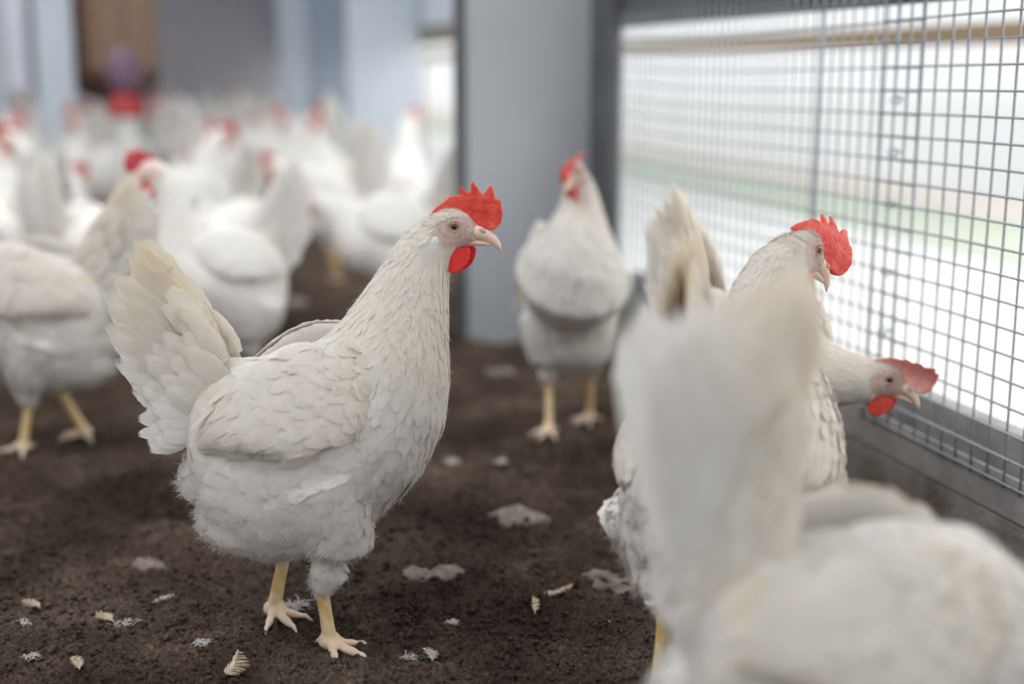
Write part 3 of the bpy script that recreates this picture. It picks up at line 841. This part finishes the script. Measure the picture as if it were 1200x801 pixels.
# heading: 0 = toward the right of the photo, 90 = away, 180 = left, 270 = toward the camera
far('alert', 238, 2.15, 222, 'white hen behind the sharp hen\'s tail, red face turned to the left')
far('walk', 408, 2.75, 180, 'white hen with lowered red head facing left, right of the bare soil')
far('walk', 395, 3.45, 150, 'white hen with bright back standing behind the lowered red head hen')
far('peck', 318, 2.75, 262, 'white hen pecking the soil with head down left of the sharp hen')
far('alert', 455, 3.9, 60, 'white hen with upright tail beside the pale blue far partition')
far('alert', 22, 2.75, 160, 'tall white hen at the left edge behind the walking hen')
far('walk', 88, 2.55, 60, 'white hen with sloping back seen over the walking hen')
far('turned', 95, 3.2, 120, 'white hen with cream neck second from the left edge')
far('alert', 172, 3.3, 30, 'white hen standing behind the red faced hen, tail to the left')
far('walk', 30, 3.3, 340, 'white hen in the left crowd, low back and raised tail')
far('peck', -5, 2.35, 330, 'white hen low at the left edge showing a spot of red comb')
far('alert', 232, 3.7, 300, 'white hen left of the bare soil facing the camera')
far('walk', 280, 4.2, 265, 'white hen at the far end of the bare soil')
far('turned', 330, 4.3, 250, 'white hen standing beyond the bare soil with pinkish face')
far('alert', 375, 4.6, 200, 'white hen with red comb in front of the dark slate wall')
crowd0 = [(10,4.0,'alert',20),(60,4.2,'walk',170),(112,4.0,'alert',265),(160,4.6,'turned',90),(205,4.6,'walk',10),(250,5.0,'alert',150),(300,5.2,'walk',350),
         (350,5.4,'alert',190),(20,5.0,'walk',200),(75,5.2,'alert',300),(130,5.4,'walk',0),(185,5.6,'alert',180),(235,6.0,'turned',60),(285,6.2,'alert',20),
         (335,6.4,'walk',180),(40,6.2,'alert',240),(100,6.6,'walk',30),(155,6.8,'alert',120),(215,7.2,'walk',190),(270,7.6,'alert',330),(320,7.8,'turned',10),
         (60,7.6,'alert',180),(8,6.8,'turned',60),(125,7.9,'alert',10),(185,8.2,'walk',170),(245,8.4,'alert',80),(300,8.6,'alert',200),(30,8.3,'walk',350),(90,8.6,'alert',100)]
crowd = [(a_, b_, ('peck' if i_ % 3 == 1 else c_), d_) for i_, (a_, b_, c_, d_) in enumerate(crowd0)]
for (px, dp, kd, hd) in crowd:
    far(kd, px, dp, hd, 'small blurred white hen in the far crowd at the back of the barn', 'far crowd of hens')

for _ in range(300):      # keep the hens of the crowd from standing in one another
    bpy.context.view_layer.update() if _ == 0 else None
    for i, a in enumerate(flock):
        for c in flock[i+1:]+[henF]:
            d = a.location-c.location; d.z = 0
            ahead = abs(d.normalized().x)*.0
            if d.length < .34:
                mv = d.normalized()*(.34-d.length)*.5; a.location += mv
                if c is not henF: c.location -= mv
# ==================================================================== WIRE
def wire_panel(name, label, x, y0, y1, z0, z1, sy, sz, r_, label_seed, wob=.0015):
    rr = random.Random(label_seed); mb = MB()
    nv = int(round((y1-y0)/sy)); nh = int(round((z1-z0)/sz))
    ph = rr.uniform(0, 6)
    def wz(y, z): return math.sin(y*5+ph+z*3)*wob*2
    for i in range(nv+1):
        y = y0+i*sy; jy = rr.uniform(-.0006, .0006)
        pts = [(x + r_*.9 + math.sin(z*9+ph+i)*wob*.5, y+jy+math.sin(z*7+ph)*wob, z+(wz(y, z))) for z in np.linspace(z0-.006, z1, 14)]
        mb.tube(pts, r_, 6)
    for k in range(nh+1):
        z = z0+k*sz; n = int((y1-y0)/.05)
        pts = [(x - r_*.9 + math.sin(y*9+k)*wob*.3, y, z+wz(y, z)) for y in np.linspace(y0-.004, y1+.004, n)]
        mb.tube(pts, r_, 6)
    return thing(mb.build(name, M['galv']), label, 'wire mesh')
wire_panel('wire_mesh_panel', 'welded wire mesh panel at the right edge above the metal sill', WX-.004, .45, 1.455, .108, .108+.0262*20, .0290, .0262, .00135, 1)
wire_panel('wire_mesh_panel', 'blurred wire mesh panel between grey jamb and near panel', WX+.004, 1.392, 2.43, .104, .104+.0262*20, .0265, .0262, .00125, 2)
# vertical rods
def rod(y, r_, z0, z1, label, x=WX+.012):
    mb = MB(); mb.tube([(x, y, z0), (x, y+.002, (z0+z1)/2), (x, y-.004, z1)], r_, 10)
    return thing(mb.build('steel_rod', M['galv']), label, 'rod')
rod(1.648, .0040, .083, .66, 'thick vertical steel rod behind the blurred part of the mesh')
# tie wires where the panels overlap
for k, zz in enumerate((.49, .43, .37, .29, .22)):
    mb = MB(); pts = []
    for i in range(25):
        a = i/24*2*PI*2.2; pts.append((WX+math.cos(a)*.0055, 1.425+.010*math.sin(a*.5)+i*.0004, zz+math.sin(a)*.0045))
    mb.tube(pts, .0007, 5)
    thing(mb.build('tie_wire', M['galv']), 'twisted tie wire joining the two overlapping mesh panels, %s' % ('topmost', 'second from top', 'third from top', 'fourth from top', 'lowest')[k], 'tie wire', 'tie wires on the mesh')

# ==================================================================== OUTSIDE
M['paved'] = noisy('pale_paving', [(.3, (.86, .86, .85)), (.7, (.92, .92, .90))], 3, .8)
M['grass'] = noisy('grass', [(.3, (.54, .60, .48)), (.7, (.64, .70, .58))], 20, .9)
M['plank'] = noisy('plank', [(.3, (.33, .22, .12)), (.7, (.48, .35, .20))], 5, .7, stretch=(1, .1, 1))
M['pink'] = noisy('pink_kerb', [(.3, (.80, .70, .63)), (.7, (.88, .80, .73))], 5, .8)
M['render'] = noisy('white_render', [(.3, (.86, .87, .88)), (.7, (.92, .92, .92))], 3, .8)
mb = MB(); mb.box(WX+.14, 14, -3, 22, -.06, -.02); structure(mb.build('floor_outside', M['paved'], smooth=False))
OX = 3.2
mb = MB(); mb.box(2.30, 2.92, -3, 22, -.02, -.012); structure(mb.build('trim_10', M['grass'], smooth=False))
mb = MB(); mb.box(2.92, 3.45, -3, 22, -.02, -.008); structure(mb.build('trim_11', M['pink'], smooth=False))
mb = MB(); mb.box(1.58, 1.62, -.5, 9, .572, .612); 
for yy in (0, 8.5): mb.box(1.585, 1.615, yy, yy+.04, -.02, .58)
thing(mb.build('timber_rail', M['plank'], smooth=False), 'brown timber rail running outside beyond the wire mesh', 'rail')

# ==================================================================== BACK OF THE BARN
M['drum'] = noisy('drum_brown', [(.3, (.31, .19, .125)), (.7, (.41, .27, .18))], 2, .7)
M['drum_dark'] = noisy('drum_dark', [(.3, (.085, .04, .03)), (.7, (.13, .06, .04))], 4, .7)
M['red_plastic'] = noisy('red_plastic', [(.3, (.36, .02, .02)), (.7, (.46, .035, .03))], 4, .4)
M['purple'] = noisy('grey_purple_plastic', [(.3, (.16, .10, .16)), (.7, (.24, .14, .20))], 4, .5)
M['glow_window'] = noisy('frosted_window', [(.3, (.74, .77, .88)), (.7, (.80, .83, .92))], 2, .4)
def lathe(prof, n=28, c=(0, 0)):
    mb = MB(); rings = [[(c[0]+max(r_, .0005)*math.cos(2*PI*k/n), c[1]+max(r_, .0005)*math.sin(2*PI*k/n), z) for k in range(n)] for r_, z in prof]
    mb.loft([[Vector(p) for p in r_] for r_ in rings]); return mb
pD = at_depth(143, 4.6)
t = bpy.data.objects.new('hanging_feed_drum', None); COL.objects.link(t); t.location = (pD.x, pD.y, .40)
thing(t, 'brown hanging feed drum above the crowd of hens at the upper left', 'feeder')
lathe([(.03, .02), (.09, .03), (.135, .07), (.148, .14), (.148, .75), (.140, .77), (.0, .77)]).build('drum', M['drum'], t)
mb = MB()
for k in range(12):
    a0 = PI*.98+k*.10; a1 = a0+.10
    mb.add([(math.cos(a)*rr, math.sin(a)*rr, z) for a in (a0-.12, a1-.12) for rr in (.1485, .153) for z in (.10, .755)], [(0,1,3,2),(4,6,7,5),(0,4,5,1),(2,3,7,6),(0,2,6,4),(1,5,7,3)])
mb.build('dark_strip', M['drum_dark'], t, smooth=False)  # broad darker brown strip up the left side of the drum
lathe([(.028, .015), (.092, .026), (.139, .068), (.151, .115), (.146, .118), (.03, .03)]).build('rim', M['drum_dark'], t)
mb = MB(); mb.tube([(0, 0, .76), (0, 0, 1.9)], .006, 8); mb.build('hanger', M['steel_dark'], t)
pD = at_depth(157, 4.2)
t = bpy.data.objects.new('bell_drinker', None); COL.objects.link(t); t.location = (pD.x, pD.y, .38)
thing(t, 'red bell drinker with dull purple dome hanging before the brown drum', 'drinker')
lathe([(.0, .0), (.055, .0), (.060, .012), (.052, .035), (.045, .05), (.03, .075), (.0, .078)]).build('bowl', M['red_plastic'], t)
lathe([(.030, .07), (.046, .09), (.052, .13), (.044, .175), (.018, .205), (.0, .208)]).build('dome', M['purple'], t)
mb = MB(); mb.tube([(0, 0, .185), (.0, 0, 1.9)], .003, 8); mb.build('hanger', M['steel_dark'], t)
# bright window in the far side
def window(px0, px1, depth, z0, z1, name):
    a = at_depth(px0, depth); b_ = at_depth(px1, depth)
    d = (b_-a).normalized(); nrm = Vector((-d.y, d.x, 0))*.02
    mb = MB(); v = [a, b_, b_+nrm, a+nrm]
    mb.add([(p.x, p.y, z0) for p in v]+[(p.x, p.y, z1) for p in v], [(0,3,2,1),(4,5,6,7),(0,1,5,4),(1,2,6,5),(2,3,7,6),(3,0,4,7)])
    return structure(mb.build(name, M['glow_window'], smooth=False))
window(8, 42, 6.2, .42, 1.2, 'window_1')

# ==================================================================== LITTER ON THE SOIL
M['fluff'] = noisy('fluff', [(.3, (.50, .48, .46)), (.7, (.68, .67, .66))], 60, .8)
M['straw_feather'] = noisy('tan_feather', [(.3, (.50, .38, .25)), (.7, (.72, .60, .45))], 120, .8)
M['pale_crust'] = noisy('pale_crust', [(.35, (.14, .10, .08)), (.65, (.27, .22, .20))], 60, .9, .4, 200)
def small_feather(px, py, ln, ang, m, label, wd=.28, seed=0, curl=.2):
    rr = random.Random(seed); p = ground(px, py); mb = MB()
    st = 9; L_, R_ = [], []
    def P(x, y, z): return Vector((x*math.cos(ang)-y*math.sin(ang), x*math.sin(ang)+y*math.cos(ang), z))
    # shaft and individual barbs, with real thickness
    sp = [P((t-.3)*ln, curl*ln*t*t, .003+.30*ln*t*(1-.3*t)) for t in np.linspace(0, 1, 10)]
    mb.tube(sp, [.0006*(1-.7*i/9) for i in range(10)], 5)
    nbb = 26
    for i in range(nbb):
        t = .12+.88*i/nbb; j = min(8, int(t*9)); f_ = t*9-j; c = sp[j].lerp(sp[min(9, j+1)], f_)
        wl = ln*wd*math.sin(PI*min(1, t*.9+.1))**.7*rr.uniform(.8, 1.2)
        for s_ in (-1, 1):
            e = c + P(wl*.6, s_*wl, rr.uniform(-.001, .003))
            mb.tube([c, (c+e)/2+Vector((0, 0, .0008)), e], [(.0010, .0002), (.0009, .0002), (.0003, .0001)], 4)
    o = mb.build('loose_feather', m); o.location = (p.x, p.y, soil1(p.x, p.y)+.001)
    return thing(o, label, 'feather')
def fluff(px, py, size, label, seed, m='fluff', n=34):
    rr = random.Random(seed); p = ground(px, py); mb = MB()
    for i in range(n):
        a = rr.uniform(0, 2*PI); l_ = size*rr.uniform(.35, 1); b0 = Vector((rr.gauss(0, size*.18), rr.gauss(0, size*.18), .001))
        d = Vector((math.cos(a), math.sin(a), rr.uniform(.05, .6)))
        mb.tube([b0, b0+d*l_*.5+Vector((0, 0, .002)), b0+Vector((d.x, d.y, d.z*.5))*l_], [.0005, .0004, .0001], 4)
    o = mb.build('down_tuft', M[m]); o.location = (p.x, p.y, soil1(p.x, p.y)+.001)
    return thing(o, label, 'feather')
def crust(px, py, rx, ry, label, seed):
    p = ground(px, py); n = 30; mb = MB(); rings = []
    for rr_, zz in ((1.0, -.004), (.96, .0025), (.7, .004), (.3, .0045)):
        ring = []
        for k in range(n):
            a = 2*PI*k/n; r_ = 1+.35*noise.noise(Vector((math.cos(a)*1.6, math.sin(a)*1.6, seed*3.1)))
            x, y = rx*rr_*r_*math.cos(a), ry*rr_*r_*math.sin(a)
            X = p.x+x*math.cos(RT)-y*math.sin(RT); Y = p.y+x*math.sin(RT)+y*math.cos(RT)
            ring.append(Vector((X-p.x, Y-p.y, soil1(X, Y)+zz)))
        rings.append(ring)
    mb.loft(rings); o = mb.build('dried_crust', M['pale_crust']); o.location = (p.x, p.y, 0)
    return thing(o, label, 'dropping')
small_feather(628, 728, .026, 1.15, M['straw_feather'], 'tan feather standing out of the soil right of the front foot', .16, 1)
small_feather(270, 790, .034, .5, M['straw_feather'], 'curled tan feather at the bottom edge below the back foot', .35, 2, .7)
small_feather(93, 785, .018, 1.7, M['straw_feather'], 'small tan feather near the bottom left corner', .30, 3)
small_feather(128, 722, .020, 2.3, M['straw_feather'], 'tan feather in the white litter left of the back foot', .35, 4)
small_feather(42, 702, .020, 2.4, M['straw_feather'], 'upright tan feather tuft at the far left of the soil', .3, 5)
small_feather(655, 706, .024, .1, M['straw_feather'], 'thin pale feather lying behind the standing tan feather', .12, 6)
small_feather(507, 776, .016, 1.3, M['fluff'], 'small white feather curled right of the front foot near the bottom', .4, 7, .5)
small_feather(186, 709, .022, -.1, M['fluff'], 'bright white feather lying flat right of the litter tuft', .12, 8)
fluff(343, 712, .024, 'white down tuft lying just behind the back foot', 11, n=60)
fluff(145, 725, .016, 'white down tuft around the tan feather left of the back foot', 12)
fluff(235, 748, .014, 'white down wisp left of and below the back foot', 13)
fluff(28, 725, .012, 'white down wisp at the left edge of the soil', 14)
fluff(480, 782, .010, 'tiny white down wisp at the bottom left of the curled white feather', 15)
fluff(530, 735, .010, 'bluish white fluff between the front foot and the tan feather', 16)
fluff(645, 703, .010, 'pale fluff at the tip of the thin pale feather', 17)
fluff(35, 766, .012, 'white down wisp in the bottom left corner area', 18)
fluff(710, 738, .005, 'tiny white speck of down near the tail hen\'s yellow leg', 19, n=14)
fluff(530, 540, .016, 'blurred white tuft on the soil right of the sharp hen\'s breast', 20, n=60)
fluff(587, 547, .012, 'small blurred white tuft behind the sharp hen, right of the larger tuft', 21, n=60)
crust(508, 677, .036, .014, 'long pale crusted dropping right of the sharp hen\'s thigh', 1)
crust(612, 607, .040, .030, 'pale crusted patch on the soil in the middle of the photo', 2)
crust(718, 676, .030, .016, 'pale patch left of the near hen, upper one of two', 3)
crust(724, 692, .024, .008, 'narrow whitish patch left of the near hen, lower one of two', 4)
crust(175, 655, .018, .016, 'faint pale crust on the soil left of the sharp hen\'s legs', 5)
crust(345, 357, .035, .03, 'round pale blurred patch at the end of the bare soil', 6)
crust(585, 437, .03, .03, 'round pale blurred patch left of the upright hen', 7)
# crumbs of soil, too many to count
mb = MB(); ico = bmesh.new(); bmesh.ops.create_icosphere(ico, subdivisions=1, radius=1)
iv = np.array([v.co[:] for v in ico.verts]); ifc = [tuple(v.index for v in f.verts) for f in ico.faces]; ico.free()
VV = []; FF = []; k = 0
for i in range(26000):
    y = .88 + 1.0*nrs.rand()**1.8; x = -.50+1.2*nrs.rand()
    r_ = .0009+.0030*nrs.rand()**2.5
    v = iv*r_*(1+.45*(nrs.rand(len(iv), 1)-.5))*np.array([1+.6*nrs.rand(), 1, .75]) 
    a = nrs.rand()*6.28; c_, s_ = math.cos(a), math.sin(a)
    v = np.c_[v[:, 0]*c_-v[:, 1]*s_, v[:, 0]*s_+v[:, 1]*c_, v[:, 2]] + [x, y, soil1(x, y)+r_*.3]
    VV.append(v); FF += [tuple(q_+k for q_ in t_) for t_ in ifc]; k += len(iv)
cr = np_mesh('soil_crumbs', np.concatenate(VV), FF, M['soil']); cr['kind'] = 'stuff'
thing(cr, 'loose dark crumbs of soil and litter scattered over the floor', 'soil')
